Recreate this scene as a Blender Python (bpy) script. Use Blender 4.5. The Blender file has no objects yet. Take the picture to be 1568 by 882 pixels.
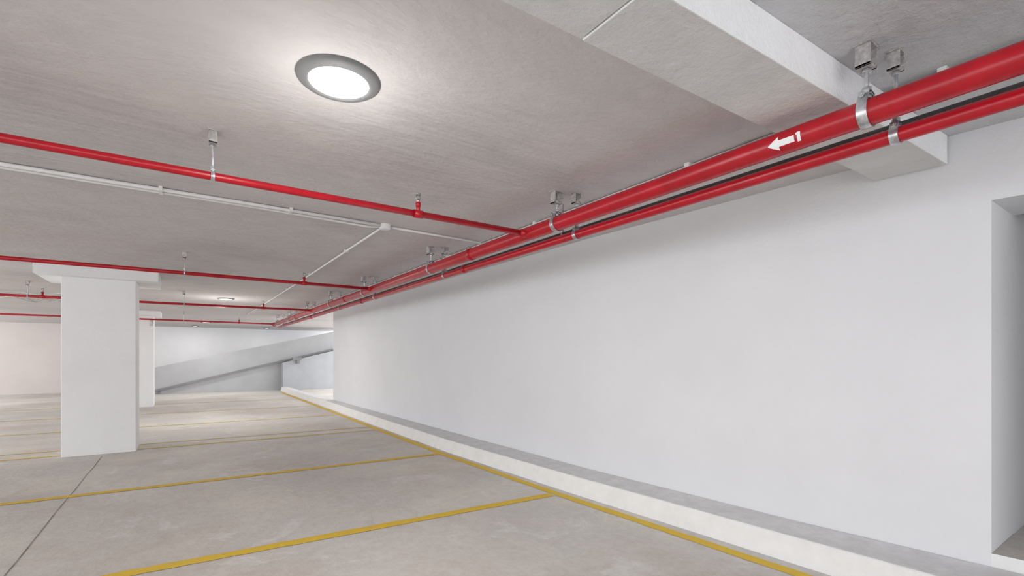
import bpy, bmesh, math, random
from mathutils import Vector, Matrix
random.seed(4)
S=1.4
scn=bpy.context.scene
scn.view_settings.view_transform='Standard'
scn.view_settings.look='None'
scn.view_settings.exposure=0.0

# ---------------------------------------------------------------- materials
def mat(name,c1,c2=None,rough=0.8,metal=0.0,scale=3.0,bump=0.0,bscale=40,stretch=(1,1,1),emit=0,detail=6,c3=None,spec=0.5,lo=.35,hi=.65,dist=.02,streak=0):
    m=bpy.data.materials.new(name); m.use_nodes=True
    nt=m.node_tree; b=nt.nodes['Principled BSDF']
    b.inputs['Roughness'].default_value=rough; b.inputs['Metallic'].default_value=metal
    b.inputs['Specular IOR Level'].default_value=spec
    tc=nt.nodes.new('ShaderNodeTexCoord'); mp=nt.nodes.new('ShaderNodeMapping')
    mp.inputs['Scale'].default_value=stretch
    nt.links.new(tc.outputs['Object'],mp.inputs['Vector'])
    n=nt.nodes.new('ShaderNodeTexNoise'); n.inputs['Scale'].default_value=scale; n.inputs['Detail'].default_value=detail
    n.inputs['Roughness'].default_value=.6
    nt.links.new(mp.outputs['Vector'],n.inputs['Vector'])
    r=nt.nodes.new('ShaderNodeValToRGB'); c2=c2 or tuple(x*.94 for x in c1)
    r.color_ramp.elements[0].position=lo; r.color_ramp.elements[1].position=hi
    r.color_ramp.elements[0].color=(*c2,1); r.color_ramp.elements[1].color=(*c1,1)
    nt.links.new(n.outputs['Fac'],r.inputs['Fac'])
    col=r.outputs['Color']
    if c3:
        n3=nt.nodes.new('ShaderNodeTexNoise'); n3.inputs['Scale'].default_value=.55; n3.inputs['Detail'].default_value=5
        nt.links.new(tc.outputs['Object'],n3.inputs['Vector'])
        r3=nt.nodes.new('ShaderNodeValToRGB'); r3.color_ramp.elements[0].position=.48; r3.color_ramp.elements[1].position=.68
        nt.links.new(n3.outputs['Fac'],r3.inputs['Fac'])
        mx=nt.nodes.new('ShaderNodeMixRGB'); mx.inputs['Color2'].default_value=(*c3,1)
        nt.links.new(r3.outputs['Color'],mx.inputs['Fac']); nt.links.new(col,mx.inputs['Color1']); col=mx.outputs['Color']
    height=None
    if streak:
        ms=nt.nodes.new('ShaderNodeMapping'); ms.inputs['Scale'].default_value=(.8,14,1); ms.inputs['Rotation'].default_value=(0,0,.03)
        nt.links.new(tc.outputs['Object'],ms.inputs['Vector'])
        ns=nt.nodes.new('ShaderNodeTexNoise'); ns.inputs['Scale'].default_value=2.2; ns.inputs['Detail'].default_value=5; ns.inputs['Roughness'].default_value=.6
        nt.links.new(ms.outputs['Vector'],ns.inputs['Vector'])
        nm=nt.nodes.new('ShaderNodeTexNoise'); nm.inputs['Scale'].default_value=.45; nm.inputs['Detail'].default_value=3
        nt.links.new(tc.outputs['Object'],nm.inputs['Vector'])
        rm=nt.nodes.new('ShaderNodeMapRange'); rm.inputs['From Min'].default_value=.42; rm.inputs['From Max'].default_value=.62
        rm.inputs['To Min'].default_value=0.15; rm.inputs['To Max'].default_value=1
        nt.links.new(nm.outputs['Fac'],rm.inputs['Value'])
        ml=nt.nodes.new('ShaderNodeMath'); ml.operation='MULTIPLY'
        nt.links.new(ns.outputs['Fac'],ml.inputs[0]); nt.links.new(rm.outputs['Result'],ml.inputs[1])
        height=ml.outputs[0]
        rs=nt.nodes.new('ShaderNodeValToRGB'); rs.color_ramp.elements[0].position=.3; rs.color_ramp.elements[1].position=.7
        rs.color_ramp.elements[0].color=(1,1,1,1); v=1-streak; rs.color_ramp.elements[1].color=(v,v,v,1)
        nt.links.new(height,rs.inputs['Fac'])
        mu=nt.nodes.new('ShaderNodeMixRGB'); mu.blend_type='MULTIPLY'; mu.inputs['Fac'].default_value=1
        nt.links.new(col,mu.inputs['Color1']); nt.links.new(rs.outputs['Color'],mu.inputs['Color2']); col=mu.outputs['Color']
    nt.links.new(col,b.inputs['Base Color'])
    if bump:
        n2=nt.nodes.new('ShaderNodeTexNoise'); n2.inputs['Scale'].default_value=bscale; n2.inputs['Detail'].default_value=6
        n2.inputs['Roughness'].default_value=.65
        nt.links.new(mp.outputs['Vector'],n2.inputs['Vector'])
        bp=nt.nodes.new('ShaderNodeBump'); bp.inputs['Strength'].default_value=bump; bp.inputs['Distance'].default_value=dist
        hsrc=n2.outputs['Fac']
        if height:
            ad=nt.nodes.new('ShaderNodeMath'); ad.operation='MULTIPLY_ADD'; ad.inputs[1].default_value=.35
            nt.links.new(height,ad.inputs[0]); nt.links.new(hsrc,ad.inputs[2]); hsrc=ad.outputs[0]
        nt.links.new(hsrc,bp.inputs['Height']); nt.links.new(bp.outputs['Normal'],b.inputs['Normal'])
    if emit:
        b.inputs['Emission Color'].default_value=(1,.99,.97,1); b.inputs['Emission Strength'].default_value=emit
    return m
M_wall=mat('white_painted_plaster',(.828,.832,.85),(.80,.804,.822),.75,scale=1.3,bump=.3,bscale=9,spec=.3)
M_wall2=mat('white_paint_column',(.93,.93,.935),(.90,.90,.905),.7,scale=2,bump=.2,bscale=14,spec=.3)
M_beige=mat('beige_plaster',(.76,.70,.68),(.72,.66,.64),.85,scale=1,bump=.1,bscale=10)
M_ceil=mat('grey_painted_concrete_ceiling',(.665,.632,.63),(.62,.588,.585),.9,scale=3.5,bump=.6,bscale=11,stretch=(.85,1.35,1),spec=.2,dist=.022,detail=10,streak=.18)
M_ceil2=mat('light_concrete_ceiling',(.68,.68,.70),(.62,.62,.635),.9,scale=5,bump=.8,bscale=16,spec=.2,dist=.03)
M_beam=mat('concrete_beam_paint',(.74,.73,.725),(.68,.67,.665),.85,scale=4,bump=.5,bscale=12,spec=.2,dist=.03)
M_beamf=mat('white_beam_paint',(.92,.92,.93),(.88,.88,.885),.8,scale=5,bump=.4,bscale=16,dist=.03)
M_curb=mat('white_curb_paint',(.92,.92,.92),(.87,.868,.86),.75,scale=7,bump=.4,bscale=14)
M_curbt=mat('curb_top_cement',(.84,.84,.845),(.74,.74,.745),.85,scale=9,bump=.4,bscale=25)
M_ramp=mat('ramp_grey_plaster',(.49,.495,.505),(.45,.455,.465),.85,scale=2,bump=.1,bscale=10)
M_ramp2=mat('ramp_support_plaster',(.45,.462,.485),(.41,.422,.445),.85,scale=2,bump=.1,bscale=10)
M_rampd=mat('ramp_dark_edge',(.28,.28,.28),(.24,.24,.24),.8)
M_red=mat('red_gloss_pipe_paint',(.50,.006,.018),(.40,.005,.014),.3,scale=9,bump=.03,bscale=60)
M_white=mat('white_pvc',(.86,.85,.84),(.81,.80,.79),.45)
M_grey=mat('dark_grey_conduit',(.12,.12,.125),(.09,.09,.095),.45,.3,scale=12)
M_galv=mat('galvanised_steel',(.70,.71,.73),(.40,.41,.43),.35,.85,scale=30)
M_bolt=mat('painted_bracket',(.66,.64,.62),(.40,.38,.37),.5,.4,scale=45)
M_yel=mat('yellow_road_paint',(.86,.58,.025),(.80,.54,.06),.7,scale=9,bump=.2,bscale=50)
M_yelw=mat('yellow_road_paint_worn',(.82,.61,.12),(.72,.62,.38),.8,scale=7,bump=.2,bscale=50)
M_joint=mat('joint_dark',(.22,.2,.18),(.42,.40,.37),.9,scale=5)
M_ring=mat('grey_lamp_trim',(.21,.212,.215),(.19,.192,.195),.6,.1)
M_lamp=mat('lamp_diffuser',(1,1,1),(1,1,1),.5,emit=6)
M_sticker=mat('white_sticker',(.92,.92,.92),(.9,.9,.9),.4)

def floor_mat():
    m=mat('concrete_floor',(.76,.735,.70),(.69,.665,.63),.62,scale=1.1,bump=.6,bscale=5,c3=(.83,.795,.71),spec=.3,dist=.022,detail=9)
    nt=m.node_tree; b=nt.nodes['Principled BSDF']
    src=b.inputs['Base Color'].links[0].from_socket
    tc=nt.nodes.new('ShaderNodeTexCoord')
    def noise(sc,det,ro,dx=0,st=None,dist=0):
        n=nt.nodes.new('ShaderNodeTexNoise'); n.inputs['Scale'].default_value=sc; n.inputs['Detail'].default_value=det; n.inputs['Roughness'].default_value=ro
        n.inputs['Distortion'].default_value=dist
        mp=nt.nodes.new('ShaderNodeMapping'); mp.inputs['Location'].default_value=(dx,dx*1.7,0)
        if st: mp.inputs['Scale'].default_value=st
        nt.links.new(tc.outputs['Object'],mp.inputs['Vector']); nt.links.new(mp.outputs['Vector'],n.inputs['Vector']); return n.outputs['Fac']
    def ramp(f,p0,p1,c0,c1):
        r=nt.nodes.new('ShaderNodeValToRGB'); r.color_ramp.elements[0].position=p0; r.color_ramp.elements[1].position=p1
        r.color_ramp.elements[0].color=(*c0,1); r.color_ramp.elements[1].color=(*c1,1); nt.links.new(f,r.inputs['Fac']); return r.outputs['Color']
    def mix(a,c,f,mode='MIX'):
        x=nt.nodes.new('ShaderNodeMixRGB'); x.blend_type=mode
        if isinstance(f,float): x.inputs['Fac'].default_value=f
        else: nt.links.new(f,x.inputs['Fac'])
        nt.links.new(a,x.inputs['Color1'])
        if isinstance(c,tuple): x.inputs['Color2'].default_value=(*c,1)
        else: nt.links.new(c,x.inputs['Color2'])
        return x.outputs['Color']
    c=mix(src,(.62,.53,.47),ramp(noise(.42,9,.7),.47,.68,(0,0,0),(.8,.8,.8)))
    c=mix(c,(.90,.89,.87),ramp(noise(1.5,8,.75,7,dist=.6),.56,.63,(0,0,0),(.45,.45,.45)))
    c=mix(c,(.50,.47,.43),ramp(noise(1.6,10,.8,19,st=(1,.5,1),dist=1.2),.60,.71,(0,0,0),(.5,.5,.5)))
    c=mix(c,ramp(noise(12,10,.8),.32,.6,(.86,.853,.84),(1,1,1)),1.0,'MULTIPLY')
    nt.links.new(c,b.inputs['Base Color'])
    return m
M_floor=floor_mat()

# ---------------------------------------------------------------- mesh kit (units: camera heights)
class B:
    def __init__(s): s.bm=bmesh.new(); s.mats=[]
    def mi(s,m):
        if m not in s.mats: s.mats.append(m)
        return s.mats.index(m)
    def face(s,vs,m,smooth=False):
        try:
            f=s.bm.faces.new(vs); f.material_index=s.mi(m); f.smooth=smooth; return f
        except ValueError: return None
    def v(s,p): return s.bm.verts.new((p[0]*S,p[1]*S,p[2]*S))
    def prism(s,poly,z0,z1,m,mtop=None,mbot=None):
        a=[s.v((x,y,z0)) for x,y in poly]; b=[s.v((x,y,z1)) for x,y in poly]; n=len(poly)
        for i in range(n): s.face([a[i],a[(i+1)%n],b[(i+1)%n],b[i]],m)
        s.face(a[::-1],mbot or m); s.face(b,mtop or m)
    def box(s,x0,x1,y0,y1,z0,z1,m,**k): s.prism([(x0,y0),(x1,y0),(x1,y1),(x0,y1)],z0,z1,m,**k)
    def xz(s,poly,y0,y1,m):
        a=[s.v((x,y0,z)) for x,z in poly]; b=[s.v((x,y1,z)) for x,z in poly]; n=len(poly)
        for i in range(n): s.face([a[i],a[(i+1)%n],b[(i+1)%n],b[i]],m)
        s.face(a[::-1],m); s.face(b,m)
    def tube(s,pts,r,m,n=20,cap=True):
        pts=[Vector(p) for p in pts]; rings=[]
        for i,p in enumerate(pts):
            if i==0: t=pts[1]-p
            elif i==len(pts)-1: t=p-pts[-2]
            else: t=(pts[i+1]-p).normalized()+(p-pts[i-1]).normalized()
            t.normalize(); up=Vector((0,0,1)) if abs(t.z)<.95 else Vector((1,0,0))
            a=t.cross(up).normalized(); b=a.cross(t).normalized()
            rr=r[i] if isinstance(r,(list,tuple)) else r
            rings.append([s.v(p+(a*math.cos(2*math.pi*k/n)+b*math.sin(2*math.pi*k/n))*rr) for k in range(n)])
        for A,Bq in zip(rings,rings[1:]):
            for k in range(n): s.face([A[k],A[(k+1)%n],Bq[(k+1)%n],Bq[k]],m,True)
        if cap: s.face(rings[0][::-1],m); s.face(rings[-1],m)
    def lathe(s,prof,c,m,n=64):
        rings=[]
        for r,z in prof: rings.append([s.v((c[0]+r*math.cos(2*math.pi*k/n),c[1]+r*math.sin(2*math.pi*k/n),c[2]+z)) for k in range(n)])
        for A,Bq in zip(rings,rings[1:]):
            for k in range(n): s.face([A[k],A[(k+1)%n],Bq[(k+1)%n],Bq[k]],m,True)
        return rings
    def band(s,c,ax,r,w,t,m,n=28,a0=0,a1=2*math.pi,stretch=0):
        full=abs(a1-a0-2*math.pi)<1e-4; rows=[]
        for k in range(n if full else n+1):
            a=a0+(a1-a0)*k/n
            row=[]
            for rr,ww in ((r,-w/2),(r,w/2),(r+t,w/2),(r+t,-w/2)):
                h=rr*math.cos(a); z=rr*math.sin(a)
                if z>0: h*=(1-.45*stretch*z/rr); z*=1+stretch
                row.append(s.v((c[0]+(h if ax=='y' else ww),c[1]+(ww if ax=='y' else h),c[2]+z)))
            rows.append(row)
        N=len(rows)
        for k in range(N if full else N-1):
            A=rows[k];Q=rows[(k+1)%N]
            for j in range(4): s.face([A[j],A[(j+1)%4],Q[(j+1)%4],Q[j]],m,True)
    def done(s,name,bevel=0):
        bmesh.ops.recalc_face_normals(s.bm,faces=s.bm.faces)
        me=bpy.data.meshes.new(name); s.bm.to_mesh(me); s.bm.free()
        for m in s.mats: me.materials.append(m)
        o=bpy.data.objects.new(name,me); scn.collection.objects.link(o)
        if bevel:
            md=o.modifiers.new('bevel','BEVEL'); md.width=bevel*S; md.segments=3; md.limit_method='ANGLE'
        return o

CE=1.92; CN=1.96
# ---------------------------------------------------------------- shell
XL=-6.5; YB=-5; YE=18
b=B(); b.prism([(XL,YB),(7,YB),(7,YE+.3),(XL,YE+.3)],-.12,0,M_floor); b.done('floor')
b=B()
b.prism([(XL,.8),(3.2,.8),(3.2,10.1),(4.35,10.1),(4.35,YE+.3),(XL,YE+.3)],CE,CE+.2,M_ceil)
b.prism([(XL,YB),(4.8,YB),(4.8,.8),(XL,.8)],CN,CN+.2,M_ceil2)
b.done('ceiling')
YO=.51
b=B()
b.prism([(2.52,10.1),(2.55,7),(2.565,5),(2.60,2.7),(2.685,1.2),(2.763,YO),(3.15,YO),(3.15,1.2),(3.0,2.7),(2.9,5),(2.9,10.1)],0,CE,M_wall)
b.prism([(2.763,YO),(2.866,-.4),(3.15,-.4),(3.15,YO)],1.65,CN,M_wall)
b.prism([(2.7285,.815),(2.763,YO),(3.15,YO),(3.15,.815)],CE,CN,M_wall)
b.prism([(2.866,-.4),(3.2,YB),(3.4,YB),(3.15,-.4)],0,CN,M_wall)
b.prism([(2.763,YO),(2.866,-.4),(3.15,-.4),(3.15,YO)],0,.185,M_curb,mtop=M_floor)
bmesh.ops.remove_doubles(b.bm,verts=b.bm.verts,dist=1e-4)
b.done('wall_right')
b=B()
b.box(3.15,4.6,YO,.62,0,CN,M_wall); b.box(4.6,4.7,-.9,.62,0,CN,M_wall); b.box(3.15,4.6,-1,-.9,0,CN,M_wall)
b.box(3.15,4.6,-.9,YO,0,.18,M_floor)
b.done('wall_recess')
b=B(); b.box(XL,7,YE,YE+.3,0,CE,M_beige)
b.box(-.9,7,YE-.06,YE,0,CE,M_wall2); b.done('wall_back')

# beam
b=B()
def nb(x): return .71-.0386*(x-.94)
def fb(x): return .944-.022*(x-.604)
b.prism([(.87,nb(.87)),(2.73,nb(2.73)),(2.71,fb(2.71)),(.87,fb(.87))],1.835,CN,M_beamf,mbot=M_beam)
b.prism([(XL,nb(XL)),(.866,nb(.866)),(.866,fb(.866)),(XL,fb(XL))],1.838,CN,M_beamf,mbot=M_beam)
b.done('ceiling_beam',bevel=.003)

# curb
cf=[(2.60,-3),(2.47,.5),(2.435,1.09),(2.345,2.7),(2.285,4.5),(2.295,6.4),(2.33,10.1),(2.36,15.4)]
cb=[(2.52,15.4),(2.52,10.1),(2.55,7),(2.565,5),(2.60,2.7),(2.685,1.2),(2.763,.5),(3.05,-3)]
b=B()
H=.125
lo=[b.v((x,y,0)) for x,y in cf]; hi=[b.v((x+.018,y,H)) for x,y in cf]; bt=[b.v((x,y,H+.006)) for x,y in cb[::-1]]; bl=[b.v((x,y,0)) for x,y in cb[::-1]]
for i in range(len(cf)-1):
    b.face([lo[i],lo[i+1],hi[i+1],hi[i]],M_curb)
    b.face([hi[i],hi[i+1],bt[i+1],bt[i]],M_curbt)
    b.face([bt[i],bt[i+1],bl[i+1],bl[i]],M_curb)
b.face([lo[0],hi[0],bt[0],bl[0]],M_curb); b.face([lo[-1],bl[-1],bt[-1],hi[-1]],M_curb)
b.done('curb',bevel=.008)

# floor markings
def strip(b,pts,w,m,z=.0015,jit=0):
    P=[Vector((x,y,0)) for x,y in pts]
    if jit:
        Q=[]
        for p,q in zip(P,P[1:]):
            n=max(1,int((q-p).length/.08))
            Q+= [p.lerp(q,i/n) for i in range(n)]
        P=Q+[P[-1]]
    L=[];R=[]
    for i,p in enumerate(P):
        t=(P[min(i+1,len(P)-1)]-P[max(i-1,0)]).normalized(); n=Vector((-t.y,t.x,0))*w/2
        j1=1+random.uniform(-jit,jit); j2=1+random.uniform(-jit,jit)
        L.append(b.v(p+n*j1+Vector((0,0,z)))); R.append(b.v(p-n*j2+Vector((0,0,z))))
    for i in range(len(P)-1): b.face([R[i],R[i+1],L[i+1],L[i]],m)
b=B()
strip(b,[(2.45,-1.0),(2.37,.5),(2.333,1.05),(2.25,2.68),(2.205,4.48),(2.215,6.45),(2.25,10),(2.28,14.8)],.070,M_yel,jit=.1)
for k,(ya,yb,m) in enumerate([(2.70,2.83,M_yel),(4.49,4.60,M_yel),(6.46,6.56,M_yelw),(6.80,6.90,M_yelw),(8.5,8.6,M_yelw),(10.4,10.5,M_yelw),(12.4,12.5,M_yelw)]):
    x0=2.2; s=(yb-ya)/2.5
    w=.074 if k<3 else (.045 if k==3 else .065)
    if k in(2,3):
        strip(b,[(x0,ya),(-.40,ya+s*2.6)],w,m,z=.0022,jit=.1); strip(b,[(-1.0,ya+s*3.2),(-5.2,ya+s*7.4)],w,m,z=.0022,jit=.1)
    else: strip(b,[(x0,ya),(-.3,ya+s*2.5),(-5.2,ya+s*7.4)],w,m,z=.0022,jit=.1)
b.done('parking_line_markings')
b=B(); pts=[(-.67+random.uniform(-.006,.006),y*.3) for y in range(-4,22)]
strip(b,pts,.007,M_joint,z=.0011)
b.done('floor_expansion_joint')

# columns
def column(x0,x1,y0,y1,cx0,cx1,cy0,cy1,cz):
    b=B(); b.box(x0,x1,y0,y1,0,cz+.002,M_wall2); b.box(cx0,cx1,cy0,cy1,cz,CE,M_wall2); return b.done('concrete_column',bevel=.006)
column(-.995,-.41,6.43,6.9,-1.177,-.213,6.32,7.1,1.80)
column(-1.07,-.487,12.0,12.5,-1.25,-.37,11.9,12.6,1.82)
b=B(); b.box(-.55,-.50,11.94,12.0,1.62,1.74,M_bolt); b.box(-.545,-.505,11.925,11.94,1.64,1.72,M_galv); b.tube([(-.525,11.97,1.74),(-.525,11.97,1.83)],.006,M_white,8); b.done('junction_box',bevel=.003)

# ramp with parapet
YR=15.9
def rl(x): return .08+(x+.65)*.25
def rt(x): return .71+(x+.65)*.237
b=B()
XE=4.33
b.xz([(-.65,rl(-.65)),(XE,rl(XE)),(XE,rt(XE)),(-.65,.71)],YR,YR+.12,M_ramp)
b.xz([(-.95,0),(-.65,rl(-.65)+.02),(XE,rl(XE)),(XE,rl(XE)-.12),(.1,0)],YR+.1,YE-.07,M_ramp)
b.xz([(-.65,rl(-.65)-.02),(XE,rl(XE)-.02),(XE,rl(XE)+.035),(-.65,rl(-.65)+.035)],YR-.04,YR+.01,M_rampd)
b.xz([(-.5,0),(XE,0),(XE,rl(XE)-.01),(-.5,rl(-.5)-.01)],YR+.04,YR+.11,M_ramp)
b.xz([(2.45,0),(XE,0),(XE,rl(XE)-.03),(2.45,rl(2.45)-.03)],YR-.3,YR+.05,M_ramp2)
b.box(2.70,2.95,YR-.42,YR-.3,.90,.99,M_rampd); b.box(2.82,2.90,YR-.40,YR-.3,.80,.90,M_rampd)
b.done('vehicle_ramp')

# ---------------------------------------------------------------- pipes
R1=.040; R2=.024; R3=.0165
def p1(y):
    if y<2.7: t=max(0,(2.7-y)/2.1); return (1.705+.04*min(t,2.5),y,1+.737+.0175*min(t,2.5))
    return (1.705,y,1.737)
def p2(y):
    q=p1(y); k=q[0]/1.705; return (1.815*k,y,1+.684*k)
def p3(y):
    q=p1(y); k=q[0]/1.705; return (1.875*k,y,1+.733*k)
YM=12.0
b=B(); b.tube([p1(-4),p1(-2.5),p1(.6),p1(2.7),p1(YM)],R1,M_red,32)
for y in (3.0,6.2,9.4): b.tube([p1(y-.03),p1(y+.03)],R1+.003,M_red,32)
b.tube([(1.705,YM-.01,1.737),(1.705,YM+.03,1.737)],R1+.006,M_red,32)
def decal(poly,yc):
    vs=[]
    for a,t in poly:
        c=p1(yc+a); ang=math.radians(180+19)-t/(R1)
        rr=R1+.0008
        vs.append(b.v((c[0]+rr*math.cos(ang),c[1],c[2]+rr*math.sin(ang))))
    b.face(vs,M_sticker,True)
def rect(a0,a1,t0,t1,yc,n=5):
    for i in range(n):
        u0=t0+(t1-t0)*i/n; u1=t0+(t1-t0)*(i+1)/n
        decal([(a0,u0),(a1,u0),(a1,u1),(a0,u1)],yc)
def tri(a_base,a_tip,w,yc,n=8):
    for i in range(n):
        u0=-w+2*w*i/n; u1=-w+2*w*(i+1)/n
        f=lambda u:a_base+(a_tip-a_base)*(1-abs(u)/w)
        decal([(a_base,u0),(f(u0)+1e-5,u0),(f(u1)+1e-5,u1),(a_base,u1)],yc)
rect(-.036,.015,-.0105,.0105,.83); tri(.015,.052,.024,.83)
rect(-.056,-.045,-.015,.017,.83); rect(-.045,-.041,.009,.015,.83)
b.done('fire_main_pipe')
b=B(); b.tube([p2(-4),p2(-2.5),p2(.6),p2(2.7),p2(YM+.2)],R2,M_red,28)
for y in (3.3,5.9,8.7): b.tube([p2(y-.03),p2(y+.03)],R2+.003,M_red,28)
b.done('fire_return_pipe')
b=B(); b.tube([p3(-4),p3(-2.5),p3(.6),p3(2.7),p3(YM-.3)],.013,M_grey,20)
for y in (-1.5,-.1,2.2,3.8,5.6,7.1,8.7,10.3):
    q=p3(y); b.tube([(q[0],y,q[2]),(q[0],y,CN if y<.7 else CE)],.0035,M_galv,8); b.band(q,'y',.0132,.012,.002,M_galv,n=16)
b.done('grey_conduit_pipe')
BR=((2.315,2.30),(5.15,5.08),(8.04,8.1),(11.9,11.75))
for yb_,y_l in BR:
    b=B()
    b.tube([(1.700,yb_,1.737),(-.5,y_l,1.737),(-5.5,y_l,1.737)],R3,M_red,20)
    b.tube([(1.700,yb_,1.737),(1.645,yb_,1.737)],[R1*.75,R1*.5],M_red,20)
    for x in (1.0,-1.42,-3.8):
        y=yb_+(y_l-yb_)*min(1,(1.705-x)/2.2)
        b.tube([(x-.024,y,1.737),(x+.024,y,1.737)],R3+.004,M_red,18)
        b.tube([(x,y,1.737),(x,y,1.795)],.0105,M_red,14)
        b.tube([(x,y,1.775),(x,y,1.797)],.014,M_red,8)
        b.tube([(x,y,1.797),(x,y,1.812)],.008,M_galv,10)
        for sg in (-1,1): b.tube([(x+sg*.007,y,1.805),(x+sg*.013,y,1.82),(x+sg*.006,y,1.836)],.0022,M_galv,6)
        b.lathe([(.0005,.0),(.014,.0),(.016,-.003),(.014,.003),(.0005,.003)],(x,y,1.838),M_galv,14)
    b.done('sprinkler_branch_pipe')

# hangers
def hanger(pc,r,ax,ztop,w=.018,m=M_galv,pear=.5,k=1.0,t=.0035):
    b=B(); x,y,z=pc
    hw=.026*k; ht=.058*k; d=.017*k; th=.006*k
    def bx(dx0,dx1,dy0,dy1,z0,z1,mm):
        if ax=='x': dx0,dx1,dy0,dy1=dy0,dy1,dx0,dx1
        b.box(x+dx0,x+dx1,y+dy0,y+dy1,z0,z1,mm)
    bx(-hw*1.3,hw*1.3,-d*1.1,d*1.1,ztop-.004,ztop,M_bolt)
    bx(-hw,-hw+th,-d,d,ztop-ht,ztop-.004,M_bolt)
    bx(hw-th,hw,-d,d,ztop-ht*.42,ztop-.004,M_bolt)
    bx(hw*.45,hw,-d,d,ztop-ht*.42-th,ztop-ht*.42,M_bolt)
    bx(-hw,hw*.6,-d,d,ztop-ht,ztop-ht+th,M_bolt)
    bx(hw*.6-th,hw*.6,-d,d,ztop-ht,ztop-ht*.78,M_bolt)
    zt=z+r*(1+pear)+.006
    b.tube([(x,y,ztop-.008),(x,y,zt-.01)],.0055*max(k,.9),m,10)
    for zz in (ztop-ht-.007,ztop-ht+.014,zt+.007,zt-.018): b.tube([(x,y,zz-.005),(x,y,zz+.005)],.0115*max(k,.8),m,6)
    bx(-.5*r-.004,.5*r+.004,-w/2,w/2,zt-.012,zt-.002,m)
    b.band((x,y,z),ax,r+.0004,w,t,m,stretch=pear)
    if ax=='y':
        zb=z+r*1.18
        b.tube([(x-r*.8-.012,y,zb),(x+r*.8+.012,y,zb)],.0042,m,8)
        for sg in (-1,1): b.tube([(x+sg*(r*.8+.002),y,zb),(x+sg*(r*.8+.009),y,zb)],.009,m,6)
    else: b.tube([(x,y-.018,z+r*1.2),(x,y+.018,z+r*1.2)],.0035,m,8)
    b.done('pipe_hanger',bevel=.0008)
for y in (.60,2.057,3.673,5.45,6.94,8.52,10.1,11.5):
    c=CN if y<.7 else CE
    hanger(p1(y),R1,'y',c,k=1.2,w=.028,t=.005); hanger(p2(y-.04),R2,'y',c,k=1.0,w=.024,t=.0045)
for yb_,y_l in BR:
    for x in (.1 if yb_<3 else .01,-1.55 if yb_>3 else -1.9,-3.4):
        y=yb_+(y_l-yb_)*min(1,(1.705-x)/2.2)
        hanger((x,y,1.737),R3,'x',CE,k=.9,w=.014)

# white conduits on ceiling
b=B(); zc=CE-.012
b.tube([(-5,3.21,zc),(.4,3.22,zc),(1.12,3.235,zc)],.010,M_white,12)
b.tube([(-5,3.265,zc),(.4,3.27,zc),(1.06,3.31,zc),(1.13,3.27,zc)],.009,M_white,12)
b.tube([(1.19,3.25,zc),(1.95,3.28,zc)],.008,M_white,12)
b.tube([(1.15,3.28,zc),(1.16,6,zc),(1.14,11.8,zc)],.008,M_white,12)
b.lathe([(.0005,-.035),(.03,-.035),(.036,-.03),(.038,.0)],(1.159,3.245,CE),M_white,32)
for x in (-3.2,-2,-.9,-.1,.55): b.box(x-.008,x+.008,3.195,3.285,CE-.023,CE,M_white)
for y in (4.2,5.6,7,8.4,9.8): b.box(1.14,1.175,y-.01,y+.01,CE-.02,CE,M_white)
b.done('electrical_conduit')
b=B(); b.tube([(2.0,.95,CE-.016),(1.99,2.7,CE-.016),(1.97,11.9,CE-.016)],.014,M_white,14)
for y in (1.4,2.6,3.9,5.2,6.5): b.box(1.965,2.02,y-.012,y+.012,CE-.03,CE,M_white)
b.done('drain_conduit')
b=B(); b.tube([(2.13,-4,CN-.035),(2.09,.67,CN-.035)],.022,M_white,16)
for y in (-2,-.6,.5): b.box(2.07,2.13,y-.012,y+.012,CN-.06,CN,M_white)
b.done('drain_conduit')
b=B()
for i in range(7):
    pts=[]; x=-2.7+random.uniform(-.3,.3); y=9.6+random.uniform(-.3,.3)
    for k in range(16):
        pts.append((x,y,CE-.012-.10*abs(math.sin(k*.9+i))*random.uniform(.3,1))); x+=random.uniform(.05,.16); y+=random.uniform(-.12,.12)
    pts[0]=(pts[0][0],pts[0][1],CE-.004); pts[-1]=(pts[-1][0],pts[-1][1],CE-.004)
    b.tube(pts,.004,M_white if i%2 else M_bolt,6)
b.done('hanging_cables')

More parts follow.
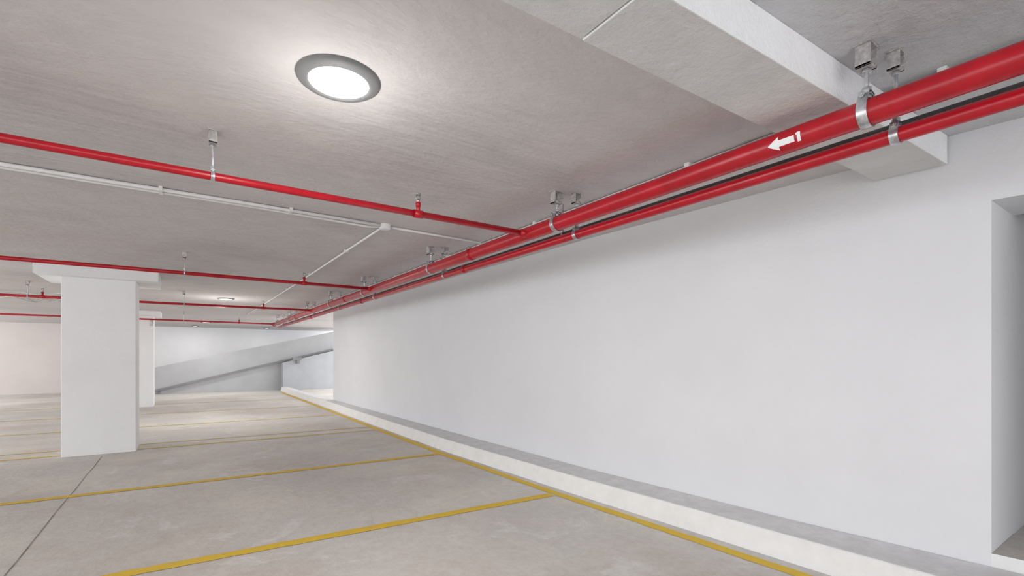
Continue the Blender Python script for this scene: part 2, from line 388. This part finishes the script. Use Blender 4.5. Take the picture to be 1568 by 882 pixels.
# ---------------------------------------------------------------- ceiling lights, with added fill lamps
def downlight_or_fill(x,y,R,power,halo,dz=.27):  # builds the real fittings and the added fill lamps alike
    b=B()
    b.lathe([(R*.72,-.014),(R*.75,-.018),(R*.80,-.019),(R*.93,-.013),(R,-.006),(R,0.0)],(x,y,CE),M_ring,72)
    b.lathe([(.0005,-.0135),(R*.35,-.0135),(R*.73,-.0135)],(x,y,CE),M_lamp,72)
    o=b.done('ceiling_downlight_or_fill')
    l=bpy.data.lights.new('downlight_or_fill_beam','AREA'); l.shape='DISK'; l.size=R*1.3*S; l.energy=power; l.color=(1,.985,.965)
    lo=bpy.data.objects.new('downlight_or_fill_beam',l); lo.location=(x*S,y*S,(CE-.04)*S); scn.collection.objects.link(lo); lo.parent=o
    if halo:
        l=bpy.data.lights.new('added_halo_lamp','POINT'); l.shadow_soft_size=.1; l.energy=halo; l.color=(1,.985,.96)  # extra unseen point lamp below the fitting, added for the ceiling halo
        lo=bpy.data.objects.new('added_halo_lamp',l); lo.location=(x*S,y*S,(CE-dz)*S); scn.collection.objects.link(lo); lo.parent=o
downlight_or_fill(.426,1.631,.132,18,7.5)
downlight_or_fill(.557,8.76,.12,26,14,.4)
downlight_or_fill(.5,15.0,.12,30,0)  # added lamp, brightens the far bay
downlight_or_fill(.3,17.0,.10,11,0)  # added lamp, brightens the wall behind the ramp
downlight_or_fill(2.2,17.0,.10,9,0)  # second added lamp for the wall behind the ramp
downlight_or_fill(-3.9,1.6,.12,40,0)  # added out of frame on the left as fill
downlight_or_fill(-3.9,8.7,.12,30,0)  # out-of-frame fill, added for the middle bay
downlight_or_fill(-3.9,14.7,.12,20,0)  # out-of-frame fill, added for the far left

# ---------------------------------------------------------------- world (open sides let daylight in)
w=bpy.data.worlds.new('World'); scn.world=w; w.use_nodes=True
bg=w.node_tree.nodes['Background']; bg.inputs['Color'].default_value=(.945,.97,1,1); bg.inputs['Strength'].default_value=3.25

# ---------------------------------------------------------------- camera
cam=bpy.data.cameras.new('Camera'); co=bpy.data.objects.new('Camera',cam); scn.collection.objects.link(co)
co.location=(0,0,S); co.rotation_euler=(math.radians(90),0,math.radians(-34.5))
cam.sensor_width=36; cam.lens=733/1568*36; cam.shift_y=(546.5-441)/1568; cam.clip_start=.05
scn.camera=co
